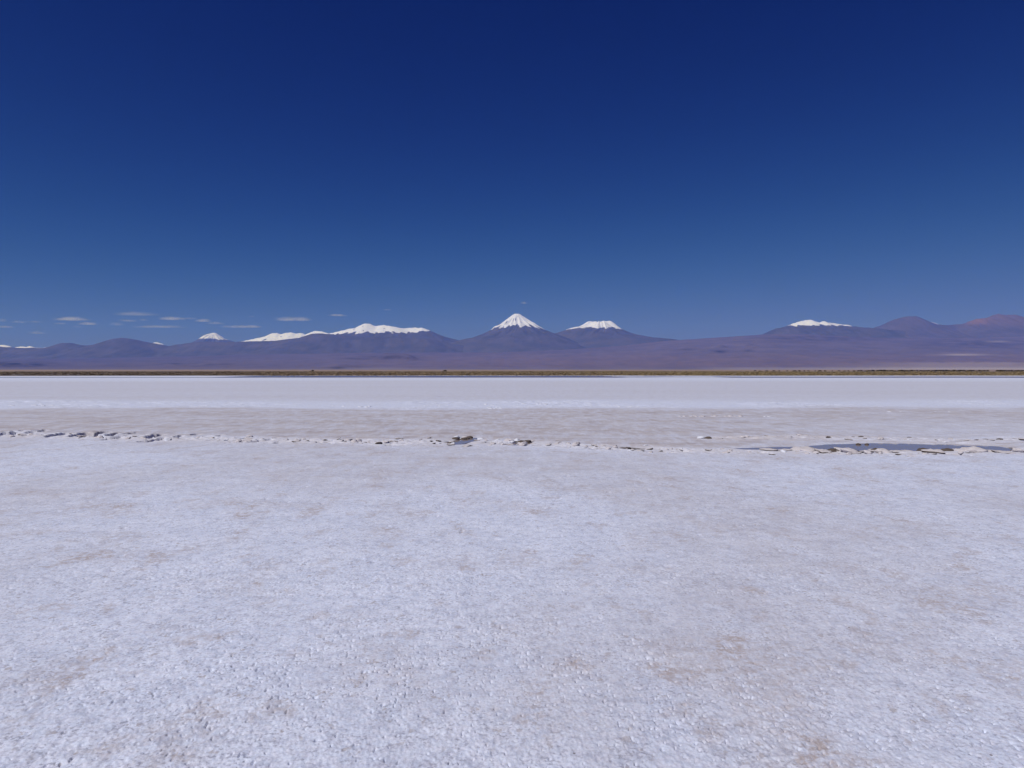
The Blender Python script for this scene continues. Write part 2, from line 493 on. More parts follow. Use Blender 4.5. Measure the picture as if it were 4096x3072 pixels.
    wet = np.maximum(wet, sstep(139, 143, Yn) * sstep(178, 168, Yn) * sstep(5, 20, X) * sstep(75, 55, X) * sstep(-0.1, 0.2, fbm(X / 26, Y / 7, 3, 92)))
    z = np.where(Y > 120, 0.02 - 0.06 * wet + 0.2 * z, z)
    shore = 183 + 6 * fbm(X / 50, Y / 40, 3, 93) - 6 * sstep(-90, -120, X)
    gs = sstep(-1.5, 1.5, Y - shore)
    front = (Y > 0)
    gs = np.where(front, gs, sstep(200, 230, rr))
    lowf = 690 + 130 * fbm(X / 160, Y / 200, 3, 94)
    grass = gs * sstep(60, -60, rr - lowf)
    grass *= 1 - 0.8 * sstep(0.36, 0.42, fbm(X / 60, Y / 16, 3, 95)) * sstep(260, 215, Y)
    sand = sstep(-60, 60, rr - lowf)
    silt = silt * (1 - gs)
    edge = sstep(-2.0, 0.0, Y - 138) * sstep(143, 141, Y)
    mud = np.where(Y > 120, 0.55 * edge * sstep(-130, -60, X), mud)
    silt = np.where((Y > 138) & (Y < 190), np.maximum(silt, 0.35 * sstep(-0.1, 0.3, fbm(X / 40, Y / 6, 3, 96))), silt)
    mud = np.where(Y < 1, 0, mud)
    z = np.where(rr > 1500, -0.05, z)
    mask_a = np.stack([np.clip(silt, 0, 1), np.clip(mud, 0, 1), np.clip(stain, 0, 1)], -1)
    mask_b = np.stack([np.clip(grass, 0, 1), np.clip(sand, 0, 1), np.clip(cream, 0, 1)], -1)
    return z, mask_a, mask_b

def gz(x, y):
    return float(ground_at(np.array([x]), np.array([y]), np.array([0.02]))[0][0])

# ------------------------------------------------------------------ the ground, one sheet out to the foot of the mountains
def rows():
    r, out = 0.6, []
    while r < 19000:
        out.append(r)
        pixr = r * r * 0.000875
        if r < 2.5: d = 0.05 if r < 2.0 else 0.012
        elif r < 13.2: d = max(0.006, (0.8 if r < 5 else 0.55) * pixr)
        elif r < 18.6: d = 0.035
        elif r < 37: d = 0.14
        elif r < 200: d = min(2.0, 0.4 * pixr)
        else: d = r * 0.06
        r += d
    out.append(19000.0)
    return np.array(out)

rs = rows()
th_d = np.arange(-47, 47.001, 0.069)
th_c = np.arange(47 + 4, 360 - 47 - 3.9, 4.0)
th = np.radians(np.concatenate([th_d, th_c]))
tw = (th + math.pi) % (2 * math.pi) - math.pi
gfac = 1.0 / np.cos(np.clip(np.abs(tw), 0, R(50)))
blend = sstep(R(60), R(110), np.abs(tw))
gfac = gfac * (1 - blend) + 1.0 * blend
RR = rs[:, None] * gfac[None, :]
RR = np.where(rs[:, None] > 5000, rs[:, None] * (gfac[None, :] * (1 - sstep(5000, 9000, rs[:, None])) + sstep(5000, 9000, rs[:, None])), RR)
GX = RR * np.sin(th)[None, :]
GY = RR * np.cos(th)[None, :]
dr = np.gradient(rs)[:, None] + 0 * RR
SP = np.maximum(np.minimum(dr, 0.8 * dr + 0.002), RR * R(0.069))
SP = SP + np.where(np.abs(tw)[None, :] > R(48), RR * R(4), 0)
GZ, MA, MB = ground_at(GX, GY, SP)
P = np.stack([GX, GY, GZ], -1)
# close the middle with a small fan ring of rows shrinking to the centre
inner = P[:1].copy(); inner[..., :2] *= 0.02
P = np.concatenate([inner, P], 0)
MA = np.concatenate([MA[:1], MA], 0); MB = np.concatenate([MB[:1], MB], 0)
gm = grid_mesh('ground', P, wrap=True, attrs={'mask_a': MA, 'mask_b': MB}, flip=True)
tag(link('ground', gm, [M_GROUND]), kind='structure')
del P, GX, GY, GZ, RR, SP, MA, MB

# ------------------------------------------------------------------ water
def flat_sheet(name, pg, z, mat, grow=0.25):
    c = pg.mean(0)
    v = pg - c
    ln = np.linalg.norm(v, axis=1, keepdims=True)
    pts = c + v * (1 + grow / ln)
    me = bpy.data.meshes.new(name)
    me.from_pydata([(x, y, z) for x, y in pts], [], [list(range(len(pts)))])
    me.update()
    if me.polygons[0].normal.z < 0: me.flip_normals()
    return tag(link(name, me, [mat]), kind='structure')

flat_sheet('water', POOL_A, WATER_Z, M_POOL)
flat_sheet('water', POOL_B, WATER_Z - 0.002, M_POOL, 0.12)
flat_sheet('water', POOL_C, WATER_Z - 0.004, M_POOL, 0.10)
flat_sheet('lagoon', np.array([(-170, 130), (210, 130), (210, 192), (-170, 192)]), -0.004, M_LAGOON, 0.1)

# ------------------------------------------------------------------ mountains
def mnt_x(px, D): return (px - 2048.0) / F * D
def mnt_z(py, D): return (HOR - py) / F * D + EYE

def build_mountain(name, label, X, Y, Z, snow, patch, mat):
    keep4 = np.maximum(np.maximum(Z[:-1, :-1], Z[1:, :-1]), np.maximum(Z[:-1, 1:], Z[1:, 1:])) > -0.6
    Z = np.maximum(Z, -0.7)
    me = grid_mesh(name, np.stack([X, Y, Z], -1), keep=keep4, attrs={'snow': snow[..., None], 'patch': patch})
    o = link(name, me, [mat])
    tag(o, label, kind='structure')
    return o

def cone(label, cpx, D, lp, rp, snow_py, rib, seed, half=11000, name='volcano', nphi=26, bareness=0.75):
    lx = np.array([a / F * D for a, _ in lp]); lz = np.array([mnt_z(b, D) for _, b in lp])
    rx = np.array([a / F * D for a, _ in rp]); rz = np.array([mnt_z(b, D) for _, b in rp])
    # a polar mesh: ribs and gullies run down the cone
    rmax = min(half, max(lx[-1], rx[-1]))
    rho = np.concatenate([[1.0], np.linspace(25, 2600, 95), np.geomspace(2650, rmax, 50)])
    phi = np.linspace(0, 2 * math.pi, 420, endpoint=False)
    RH, PH = np.meshgrid(rho, phi, indexing='ij')
    w = 0.5 + 0.5 * np.cos(PH); w = sstep(0, 1, w)
    Z = np.interp(RH, lx, lz) * (1 - w) + np.interp(RH, rx, rz) * w
    cxn, cyn = np.cos(PH), np.sin(PH)
    warp = 0.25 * noise(cxn * 3 + RH / 1500, cyn * 3, seed)
    k = nphi / (2 * math.pi)
    rib_n = noise((PH + warp) * k * 1.0, RH / 2600, seed + 1) * np.minimum(1, np.minimum(PH, 2 * math.pi - PH) * 3)
    rib_f = noise((PH + warp) * k * 2.3, RH / 900, seed + 2) * np.minimum(1, np.minimum(PH, 2 * math.pi - PH) * 3)
    amp = sstep(80, 900, RH) * sstep(6000, 1800, RH)
    Z = Z + amp * (120 * rib_n + 55 * rib_f) + 14 * sstep(0, 400, RH) * noise(RH * cxn / 160, RH * cyn / 160, seed + 3)
    X = mnt_x(cpx, D) + RH * cxn; Y = D + RH * cyn
    sl = mnt_z(snow_py, D)
    pad = np.stack([0 * Z, 0 * Z, 0 * Z], -1)
    snow = 0.5 + (Z - sl + rib * (rib_n * 1.6 + rib_f * 1.1) + 60 * noise(X / 150, Y / 150, seed + 4)) / 220.0
    snow = np.clip(snow, 0, 1)
    # wind-bared streaks high on the cone
    bare = sstep(0.26, 0.46, rib_f + 0.5 * noise(X / 240, Y / 240, seed + 6)) * sstep(200, 500, RH)
    snow = snow - bareness * bare
    keep = np.maximum(Z[:-1], Z[1:]) > -0.6
    Z = np.maximum(Z, -0.7)
    me = grid_mesh(name, np.stack([X, Y, Z], -1), keep=keep, wrap=True, attrs={'snow': snow[..., None], 'patch': pad})
    return tag(link(name, me, [M_ROCK]), label, kind='structure')

def mrange(label, D, pts, seed, snow_py=None, snow_var=170, S=0.6, Lc=2500, dfront=9500, dback=5000, step=90, gully=45, patch_fn=None, name='mountain', mat=None):
    pts = np.array(pts, float)
    px = np.linspace(pts[0, 0], pts[-1, 0], max(40, int((pts[-1, 0] - pts[0, 0]) / F * D / 110)))
    py = np.interp(px, pts[:, 0], pts[:, 1])
    py = py + 1.2 * noise(px / 14.0, 0 * px + seed, seed) + 0.7 * noise(px / 5.0, 0 * px + seed, seed + 1)
    ry = D * (1 + 0.012 * noise(px / 90.0, 0 * px, seed + 2))
    rx = (px - 2048) / F * ry
    rz = (HOR - py) / F * ry + EYE
    x = np.arange(rx.min() - 1500, rx.max() + 1500, step)
    y = np.concatenate([np.arange(D - dfront, D - 2600, 260), np.arange(D - 2600, D + 1400, step), np.arange(D + 1400, D + dback, 320)])
    X, Y = np.meshgrid(x, y)
    Z = np.full(X.shape, -1e9)
    best = np.full(X.shape, 0.0)
    for i in range(len(rx)):
        d = np.hypot(X - rx[i], Y - ry[i])
        zz = rz[i] - S * Lc * np.log1p(d / Lc)
        m = zz > Z
        Z = np.where(m, zz, Z); best = np.where(m, d, best)
    g = noise(X / 420 + 0.3 * noise(X / 900, Y / 900, seed + 3), Y / 2600, seed + 4) + 0.5 * noise(X / 170, Y / 1100, seed + 5)
    Z = Z + gully * sstep(60, 700, best) * g + 0.25 * gully * fbm(X / 300, Y / 300, 3, seed + 6) * sstep(30, 300, best)
    if snow_py is None:
        snow = np.zeros_like(Z)
    else:
        if np.isscalar(snow_py): sl = mnt_z(snow_py, D)
        else:
            sp = np.array(snow_py, float); sl = mnt_z(np.interp(X / Y * F + 2048, sp[:, 0], sp[:, 1]), D)
        snow = np.clip(0.5 + (Z - sl + snow_var * (g * 0.8 + 0.9 * fbm(X / 380, Y / 380, 3, seed + 7))) / 150.0, 0, 1)
        snow = snow - 0.7 * sstep(0.26, 0.48, noise(X / 190 + 0.4 * g, Y / 520, seed + 8) + 0.4 * g) * sstep(120, 400, best)
    patch = np.zeros(Z.shape + (3,))
    if patch_fn is not None: patch = patch_fn(X / Y * F + 2048, HOR - (Z - EYE) / Y * F, patch)
    return build_mountain(name, label, X, Y, Z, snow, patch, mat or M_ROCK)

# the two volcanoes in the middle
cone('tall pointed snow capped volcano at the centre of the skyline', 2068, 44000,
     [(0, 1255.5), (10, 1256), (20, 1262), (48, 1285), (68, 1300), (93, 1313), (108, 1325), (148, 1343), (188, 1356), (223, 1361), (280, 1378), (350, 1400), (450, 1440), (560, 1482)],
     [(0, 1255.5), (10, 1256), (27, 1268), (52, 1286), (77, 1299.5), (92, 1311), (112, 1323), (137, 1332), (155, 1336), (180, 1346), (220, 1360), (280, 1382), (360, 1406), (450, 1440), (560, 1482)],
     1312, 190, 101)
cone('flat topped snow capped volcano right of the pointed one', 2400, 46500,
     [(0, 1290), (28, 1290.5), (46, 1288.5), (56, 1294), (65, 1300), (85, 1309), (115, 1314), (150, 1325), (176, 1334), (210, 1348), (260, 1370), (340, 1400), (500, 1482)],
     [(0, 1290), (16, 1285), (28, 1287), (42, 1286.5), (55, 1294), (70, 1306.5), (85, 1317), (115, 1330), (145, 1340), (185, 1350), (230, 1357), (290, 1361), (360, 1376), (450, 1410), (620, 1482)],
     1318, 110, 131, bareness=0.25)
# left half
def patch_left(px, py, p):
    p[..., 0] = 0.30 * sstep(0.1, 0.5, fbm(px / 130, py / 14, 3, 7)) * sstep(1385, 1440, py)
    return p
mrange('long dark bare ridge of hills across the left half', 40000,
       [(-1500, 1410), (-1200, 1400), (-900, 1385), (-700, 1398), (-400, 1375), (-200, 1388), (0, 1386), (60, 1389), (190, 1391), (215, 1384), (245, 1371), (285, 1370),
        (320, 1378), (345, 1381), (390, 1376), (420, 1364), (445, 1356), (490, 1349), (530, 1355), (600, 1369), (640, 1376), (680, 1384), (700, 1379), (760, 1371),
        (790, 1366), (860, 1366), (930, 1367), (970, 1365), (1024, 1364), (1100, 1362), (1150, 1355), (1200, 1350), (1225, 1342), (1245, 1335), (1262, 1332), (1290, 1333),
        (1320, 1336), (1380, 1340), (1450, 1348), (1600, 1348), (1700, 1352), (1760, 1364), (1850, 1382), (2000, 1420)], 201, S=0.42, Lc=4500, dfront=12000, step=120, patch_fn=patch_left)
cone('small pointed snow peak behind the dark left ridge', 858, 57000,
     [(0, 1331), (10, 1333), (20, 1337), (40, 1344), (68, 1364), (120, 1390), (220, 1440), (320, 1482)],
     [(0, 1331), (8, 1333), (22, 1343), (42, 1359), (72, 1368), (140, 1400), (240, 1440), (320, 1482)], 1357, 70, 151, half=7000, name='mountain')
mrange('low white snow range between the small left peak and the long snowy massif', 55000,
       [(880, 1390), (965, 1366), (1000, 1358), (1024, 1353), (1060, 1346), (1090, 1332), (1110, 1331), (1125, 1337), (1145, 1330), (1165, 1329), (1185, 1334), (1210, 1331),
        (1222, 1340), (1240, 1352), (1300, 1375)], 221, snow_py=1372, dfront=7000)
mrange('short snowy crest just left of the long snowy massif', 51000,
       [(1170, 1375), (1215, 1343), (1235, 1332), (1260, 1323), (1285, 1324), (1305, 1330), (1330, 1337), (1380, 1355)], 231, snow_py=1345, dfront=7000)
mrange('long snowy massif with several rounded summits left of centre', 45500,
       [(1270, 1350), (1318, 1333), (1345, 1327), (1375, 1320), (1400, 1314), (1430, 1309), (1445, 1299.5), (1465, 1292), (1480, 1295), (1490, 1300), (1510, 1303), (1535, 1298.6),
        (1560, 1303), (1590, 1309), (1615, 1312.5), (1650, 1310), (1690, 1310), (1715, 1320), (1740, 1330), (1770, 1343.5), (1800, 1352), (1845, 1361), (1900, 1385), (1960, 1415)],
       241, snow_py=[(1300, 1338), (1500, 1334), (1650, 1334), (1700, 1328), (1730, 1322), (1760, 1318)], snow_var=160)
mrange('far low snow peaks at the left edge of the skyline', 59000,
       [(-400, 1420), (-120, 1392), (-60, 1386), (0, 1379.5), (18, 1378.5), (34, 1382), (58, 1391), (72, 1387), (90, 1385), (108, 1387), (122, 1383), (136, 1389), (176, 1391), (186, 1388), (196, 1390), (230, 1400), (300, 1420)],
       251, snow_py=1396, dfront=5000)
mrange('sliver of snow behind the dark left ridge', 56000, [(590, 1390), (618, 1369.5), (630, 1368.5), (648, 1374), (668, 1388), (700, 1400)], 255, snow_py=1385, dfront=5000)
# right half
mrange('dark shoulder below the snowy ridge on the right', 40000,
       [(2850, 1395), (3000, 1350), (3060, 1338), (3090, 1321), (3105, 1313), (3150, 1304.5), (3200, 1305), (3300, 1306), (3420, 1306.5), (3490, 1311.5), (3560, 1318), (3700, 1335), (3950, 1370)], 261, S=0.45, Lc=4000, dfront=11000)
mrange('snowy ridge with two low summits on the right', 47500,
       [(3060, 1340), (3140, 1305), (3180, 1290), (3210, 1281), (3240, 1278), (3260, 1285), (3278, 1289), (3293, 1283), (3305, 1288), (3340, 1293), (3390, 1299.5), (3420, 1305.5), (3490, 1318)],
       271, snow_py=1304, snow_var=120)
mrange('rounded bare brown dome near the right edge', 42000,
       [(3420, 1335), (3490, 1312), (3525, 1299.5), (3560, 1283), (3590, 1272), (3630, 1264), (3665, 1264), (3690, 1276), (3715, 1288), (3745, 1297), (3790, 1301), (3850, 1312), (3950, 1340)], 281, mat=M_ROCK_RED)
mrange('tiny snow tip behind the brown dome', 57000, [(3680, 1320), (3710, 1289.5), (3722, 1287.5), (3738, 1292), (3756, 1300), (3800, 1330)], 285, snow_py=1312, dfront=5000)
def patch_red(px, py, p):
    p[..., 2] = 0.40 * sstep(70, 20, np.abs(px - 3905)) * sstep(22, 5, np.abs(py - 1283)) + 0.25 * sstep(3750, 3900, px) * sstep(1330, 1270, py)
    return p
mrange('rugged reddish mountain at the right edge', 41000,
       [(3680, 1335), (3745, 1299), (3790, 1299), (3850, 1295), (3880, 1283), (3910, 1274), (3950, 1270), (3970, 1260), (3990, 1254), (4005, 1258), (4060, 1258), (4085, 1267), (4096, 1265),
        (4150, 1262), (4250, 1280), (4400, 1300), (4700, 1320), (5200, 1380)], 291, patch_fn=patch_red, mat=M_ROCK_RED, S=0.5, Lc=3500, dfront=11000)

# the long desert slope that rises from the flat to the mountains
def desert_slope():
    thp = np.linspace(-1500, 5600, 760)
    rr = np.concatenate([np.linspace(15000, 33500, 90), np.linspace(33700, 36300, 12), np.linspace(37000, 48000, 22)])
    PX, RY = np.meshgrid(thp, rr)
    crest = np.array([(-1500, 1440), (0, 1436), (500, 1430), (1000, 1418), (1500, 1410), (2000, 1409), (2300, 1396), (2500, 1381), (2650, 1364), (2720, 1359.5), (2850, 1350.5),
                      (2950, 1344.5), (3060, 1337), (3200, 1336), (3500, 1350), (3800, 1352), (4100, 1345), (5600, 1370)], float)
    cp = np.interp(PX, crest[:, 0], crest[:, 1]) + 1.0 * noise(PX / 30, 0 * PX, 3)
    t0 = (HOR - cp) / F
    Hc = 36000 * t0
    u = np.clip((RY - 15000) / 21000.0, 0, 1)
    Z = Hc * (0.35 * u + 0.65 * u ** 1.6) + EYE * 0
    Z = np.where(RY > 36000, Hc * (1 - 0.25 * sstep(36000, 48000, RY)), Z)
    X = (PX - 2048) / F * RY
    damp = sstep(0.0, 0.15, u) * sstep(1.0, 0.8, u)
    Z = Z + damp * (26 * fbm(X / 700, RY / 3500, 4, 301) + 45 * fbm(X / 2500, RY / 4000, 3, 302)) + 8 * sstep(0.95, 1.0, u) * fbm(X / 500, RY / 500, 3, 303)
    # small dark hills standing on the slope
    for hx, hy, w, h, d in ((1560, 1432, 70, 26, 26000), (1625, 1436, 45, 18, 25500), (1460, 1435, 60, 12, 26500), (1365, 1471, 60, 8, 18000), (60, 1462, 170, 10, 20000),
                            (690, 1455, 40, 9, 20500), (840, 1456, 60, 9, 21000), (2880, 1408, 22, 10, 28500), (2990, 1404, 18, 9, 29000), (2740, 1400, 30, 6, 29000)):
        g = np.exp(-((PX - hx) / w) ** 2 - ((RY - d) / 700) ** 2)
        Z = Z + g * h / F * d
    Z = Z - 3.0
    PY = HOR - (Z - EYE) / RY * F
    patch = np.zeros(Z.shape + (3,))
    n = fbm(PX / 60, PY / 6, 3, 310)
    dark = np.zeros_like(Z)
    for hx, hy, wx, wy, a in ((1570, 1430, 110, 10, .9), (1450, 1434, 90, 5, .7), (1360, 1472, 70, 4, .8), (40, 1457, 190, 11, .8), (690, 1454, 40, 4, .7), (850, 1456, 70, 4, .7),
                              (2880, 1407, 22, 5, .9), (2990, 1402, 16, 4, .9), (2750, 1398, 40, 3, .6), (4080, 1457, 30, 4, .9), (3900, 1374, 260, 18, .5), (3300, 1352, 300, 16, .45)):
        dark = np.maximum(dark, a * np.exp(-((PX - hx) / wx) ** 2 - ((PY - hy) / wy) ** 2) * (0.8 + 1.2 * n))
    dark = dark + 0.12 * sstep(900, 200, PX) * sstep(0.0, 0.3, n + 0.25)
    pale = 0.9 * np.exp(-((PX - 3850) / 90) ** 2 - ((PY - 1419) / 3.5) ** 2) + 0.5 * np.exp(-((PX - 3990) / 50) ** 2 - ((PY - 1366) / 3) ** 2)
    pale = pale + 0.50 * sstep(3150, 3900, PX + 8 * (PY - 1460)) * sstep(1446, 1452, PY + 4 * n) + 0.35 * sstep(2700, 3000, PX) * sstep(1466, 1474, PY + 4 * n)
    pale = pale + 0.10 * sstep(1466, 1476, PY) + 0.25 * np.exp(-((PX - 1500) / 140) ** 2 - ((PY - 1474) / 3) ** 2)
    patch[..., 0] = np.clip(dark, 0, 1); patch[..., 1] = np.clip(pale, 0, 1)
    patch[..., 2] = 0.25 * sstep(900, 2200, PX) * sstep(1400, 1440, PY) * (0.7 + n) * sstep(1475, 1460, PY)
    patch = np.clip(patch, 0, 1)
    # the slope grades from bare pinkish gravel into the dark mountain rock, most of all on the left
    rock_mix = np.clip(0.40 * sstep(1700, 200, PX) + 0.40 * sstep(30, 0, PY - cp + 10 * n) * sstep(2750, 2350, PX), 0, 0.9)
    patch[..., 0] = np.maximum(patch[..., 0], rock_mix * 0.42)
    me = grid_mesh('hills', np.stack([X, RY, Z], -1), attrs={'snow': np.zeros_like(Z)[..., None], 'patch': patch})
    tag(link('hills', me, [M_SLOPE]), kind='structure')
desert_slope()

# ------------------------------------------------------------------ dry grass beyond the lagoon: too much to count
def grass_stuff():
    rng = np.random.default_rng(5)
    n = 42000
    t = np.radians(rng.uniform(-43, 43, n))
    y = 184 + (rng.random(n) ** 1.7) * 560
    x = y * np.tan(t)
    _, _, mb = ground_at(x, y, np.full(n, 50.0))
    ok = rng.random(n) < mb[:, 0]
    x, y = x[ok], y[ok]; n = len(x)
    h = rng.uniform(0.05, 0.14, n) * (0.8 + 0.6 * np.clip(noise(x / 40, y / 40, 1) + 0.3, 0, 1))
    V, Fc, T = [], [], []
    colA = np.array([0.205, 0.148, 0.112]); colB = np.array([0.24, 0.185, 0.098]); colC = np.array([0.135, 0.105, 0.092])
    tone = np.clip(0.5 + 0.8 * fbm(x / 120, y / 50, 3, 4) + 0.30 * np.clip(x / 150, -1, 1), 0, 1)
    col = colA + (colB - colA) * tone[:, None]
    lf = sstep(-40, -130, x * 250 / y)[:, None] * 0.75
    col = col * (1 - lf) + colC * lf
    col *= rng.uniform(0.94, 1.06, (n, 1))
    base = 0
    for b in range(5):
        a = rng.uniform(0, 2 * math.pi, n); w = rng.uniform(0.25, 0.7, n)
        ox, oy = rng.normal(0, 0.5, n), rng.normal(0, 0.5, n)
        bx, by = np.cos(a) * w, np.sin(a) * w
        lx, ly = rng.normal(0, 0.15, n), rng.normal(0, 0.15, n)
        hh = h * rng.uniform(0.6, 1.1, n)
        v = np.stack([np.stack([x + ox - bx, y + oy - by, 0 * x - 0.02], -1), np.stack([x + ox + bx, y + oy + by, 0 * x - 0.02], -1),
                      np.stack([x + ox + lx + 0.6 * bx, y + oy + ly + 0.6 * by, hh], -1), np.stack([x + ox + lx - 0.6 * bx, y + oy + ly - 0.6 * by, hh * rng.uniform(0.6, 1.0, n)], -1)], 1)
        V.append(v.reshape(-1, 3)); Fc.append(np.arange(4 * n).reshape(n, 4) + base); base += 4 * n
        T.append(np.repeat(col, 4, axis=0))
    me = raw_mesh('grass', np.concatenate(V), np.concatenate(Fc), {'tint': np.concatenate(T)}, smooth=False)
    tag(link('grass', me, [M_GRASS]), 'belt of dry brown and olive grass beyond the lagoon', 'grass', kind='stuff')
grass_stuff()

# ------------------------------------------------------------------ bushes along the far edge of the grass
def bush_mesh(seed, w, h):
    rng = np.random.default_rng(seed)
    n = 150
    u = rng.random(n) ** 0.5; a = rng.uniform(0, 2 * math.pi, n); zz = rng.random(n)
    env = np.sqrt(np.clip(1 - (zz * 0.95) ** 2, 0, 1)) * (0.75 + 0.3 * np.sin(a * 3 + seed))
    c = np.stack([w * u * env * np.cos(a), w * u * env * np.sin(a), h * zz * (0.8 + 0.3 * rng.random(n))], -1)
    s = rng.uniform(0.08, 0.18, n) * max(w, h)
    d1 = rng.normal(size=(n, 3)); d1 /= np.linalg.norm(d1, axis=1, keepdims=True)
    d2 = np.cross(d1, rng.normal(size=(n, 3))); d2 /= np.linalg.norm(d2, axis=1, keepdims=True)
    d1 *= s[:, None]; d2 *= s[:, None] * 0.7
    V = np.stack([c - d1, c + d2, c + d1, c - d2], 1).reshape(-1, 3)
    V[:, 2] = np.maximum(V[:, 2], 0)
    col = np.array([0.035, 0.03, 0.022]) * rng.uniform(0.6, 1.5, (n, 1))
    return raw_mesh('bush', V, np.arange(4 * n).reshape(n, 4), {'tint': np.repeat(col, 4, axis=0)}, smooth=False)

bushes = [bush_mesh(i, w, h) for i, (w, h) in enumerate(((2.2, 1.1), (3.2, 0.95), (1.6, 1.2), (2.7, 0.8), (4.0, 1.0)))]
for b in bushes: b.materials.append(M_LEAF)
random.seed(4)
def put_bush(px, d, label, group=None, k=None, sc=1.0):
    o = bpy.data.objects.new('bush', random.choice(bushes) if k is None else bushes[k])
    COL.objects.link(o)
    o.location = ((px - 2048) / F * d, d, -0.03); o.rotation_euler = (0, 0, random.uniform(0, 6.28))
    o.scale = (sc, sc, sc * random.uniform(0.85, 1.15))
    return tag(o, label, 'bush', group)
put_bush(1251, 620, 'lone dark bush on the grass edge below the long snowy massif', k=2, sc=1.15)
put_bush(1780, 640, 'lone dark bush on the grass edge left of the pointed volcano', k=0, sc=1.1)
put_bush(3491, 600, 'taller dark bush starting the bush row at its left end', k=2, sc=1.2)
px = 3020
while px < 4150:
    if px < 3430:
        put_bush(px, random.uniform(610, 680), 'low dark bush in the thin broken row under the right snowy ridge', 'bushes in the thin broken row', sc=random.uniform(0.6, 0.8)); px += random.uniform(14, 34)
    elif 3955 < px < 3985: px += 25
    else:
        put_bush(px, random.uniform(590, 660), 'low dark bush in the dense row along the far grass edge on the right', 'bushes in the dense row', sc=random.uniform(0.75, 1.1)); px += random.uniform(9, 16)

# ------------------------------------------------------------------ salt slabs, salt lumps, mud lumps and stones
def slab_mesh(seed, thick, name='salt_slab'):
    rng = np.random.default_rng(seed)
    n = 18
    a = np.linspace(0, 2 * math.pi, n, endpoint=False)
    ph = rng.uniform(0, 6.28, 4)
    rad = 1 + 0.22 * np.sin(a + ph[0]) + 0.16 * np.sin(2 * a + ph[1]) + 0.12 * np.sin(3 * a + ph[2]) + rng.normal(0, 0.10, n)
    ex, ey = rng.uniform(0.75, 1.25), rng.uniform(0.55, 0.9)
    rings = []
    for rf, zf, nz in ((0.80, 0.0, 0.05), (0.97, 0.35, 0.06), (1.0, 0.75, 0.08), (0.92, 1.0, 0.12), (0.66, 1.05, 0.25), (0.34, 1.10, 0.3)):
        rings.append(np.stack([ex * rad * rf * np.cos(a), ey * rad * rf * np.sin(a), thick * (zf + rng.normal(0, nz, n))], -1))
    V = np.concatenate(rings + [[[0, 0, thick * 1.1]], [[0, 0, 0.0]]])
    fs, mi = [], []
    for k in range(len(rings) - 1):
        for i in range(n):
            j = (i + 1) % n
            fs.append((k * n + i, k * n + j, (k + 1) * n + j, (k + 1) * n + i)); mi.append(1 if k < 2 else 0)
    L = (len(rings) - 1) * n; c = len(rings) * n
    for i in range(n):
        j = (i + 1) % n
        fs.append((L + i, L + j, c)); mi.append(0)
        fs.append((j, i, c + 1)); mi.append(1)
    me = bpy.data.meshes.new(name)
    me.from_pydata([tuple(v) for v in V], [], fs)
    me.materials.append(M_SALT); me.materials.append(M_BROWN)
    me.polygons.foreach_set('material_index', mi)
    me.polygons.foreach_set('use_smooth', [True] * len(fs))
    me.update()
    return me

def lump_mesh(seed, mats, flat=0.55, name='salt_lump', rough=0.35):
    import bmesh
    bm = bmesh.new()
    bmesh.ops.create_icosphere(bm, subdivisions=3, radius=1.0)
    V = np.array([v.co for v in bm.verts])
    d = rough * (fbm(V[:, 0] * 1.1 + V[:, 2], V[:, 1] * 1.1 + 7.3 * seed, 3, seed) + 0.6 * noise(V[:, 0] * 3 + 2 * V[:, 2], V[:, 1] * 3 - V[:, 2], seed + 9))
    V = V * (1 + d)[:, None]
    V[:, 2] *= flat
    V[:, 2] = np.maximum(V[:, 2], -0.25 * flat)
    for v, c in zip(bm.verts, V): v.co = c
    me = bpy.data.meshes.new(name); bm.to_mesh(me); bm.free()
    for m in mats: me.materials.append(m)
    me.polygons.foreach_set('use_smooth', [True] * len(me.polygons))
    return me

slabs = [slab_mesh(300 + i, t) for i, t in enumerate((0.14, 0.18, 0.22, 0.16, 0.26, 0.2, 0.15, 0.24))]
lumps = [lump_mesh(400 + i, [M_SALT], 0.45, 'salt_lump', 0.75) for i in range(5)]
whites = [lump_mesh(420 + i, [M_WHITE], 0.40, 'salt_lump', 0.75) for i in range(4)]
muds = [lump_mesh(440 + i, [M_MUD], 0.5, 'mud_lump') for i in range(4)]
stones = [lump_mesh(460 + i, [M_BROWN], 0.6, 'stone', 0.3) for i in range(2)]

random.seed(11)
def put(mesh, x, y, size, label, cat, group=None, sink=0.0, tilt=0.12, name=None, lift=None, rz=None, sy=1.0, szz=1.0):
    o = bpy.data.objects.new(name or mesh.name.split('.')[0], mesh)
    COL.objects.link(o)
    z = gz(x, y) if lift is None else lift
    o.location = (x, y, z - sink)
    o.rotation_euler = (random.uniform(-tilt, tilt), random.uniform(-tilt, tilt), random.uniform(0, 6.28) if rz is None else rz)
    o.scale = (size, size * sy, size * szz)
    return tag(o, label, cat, group)

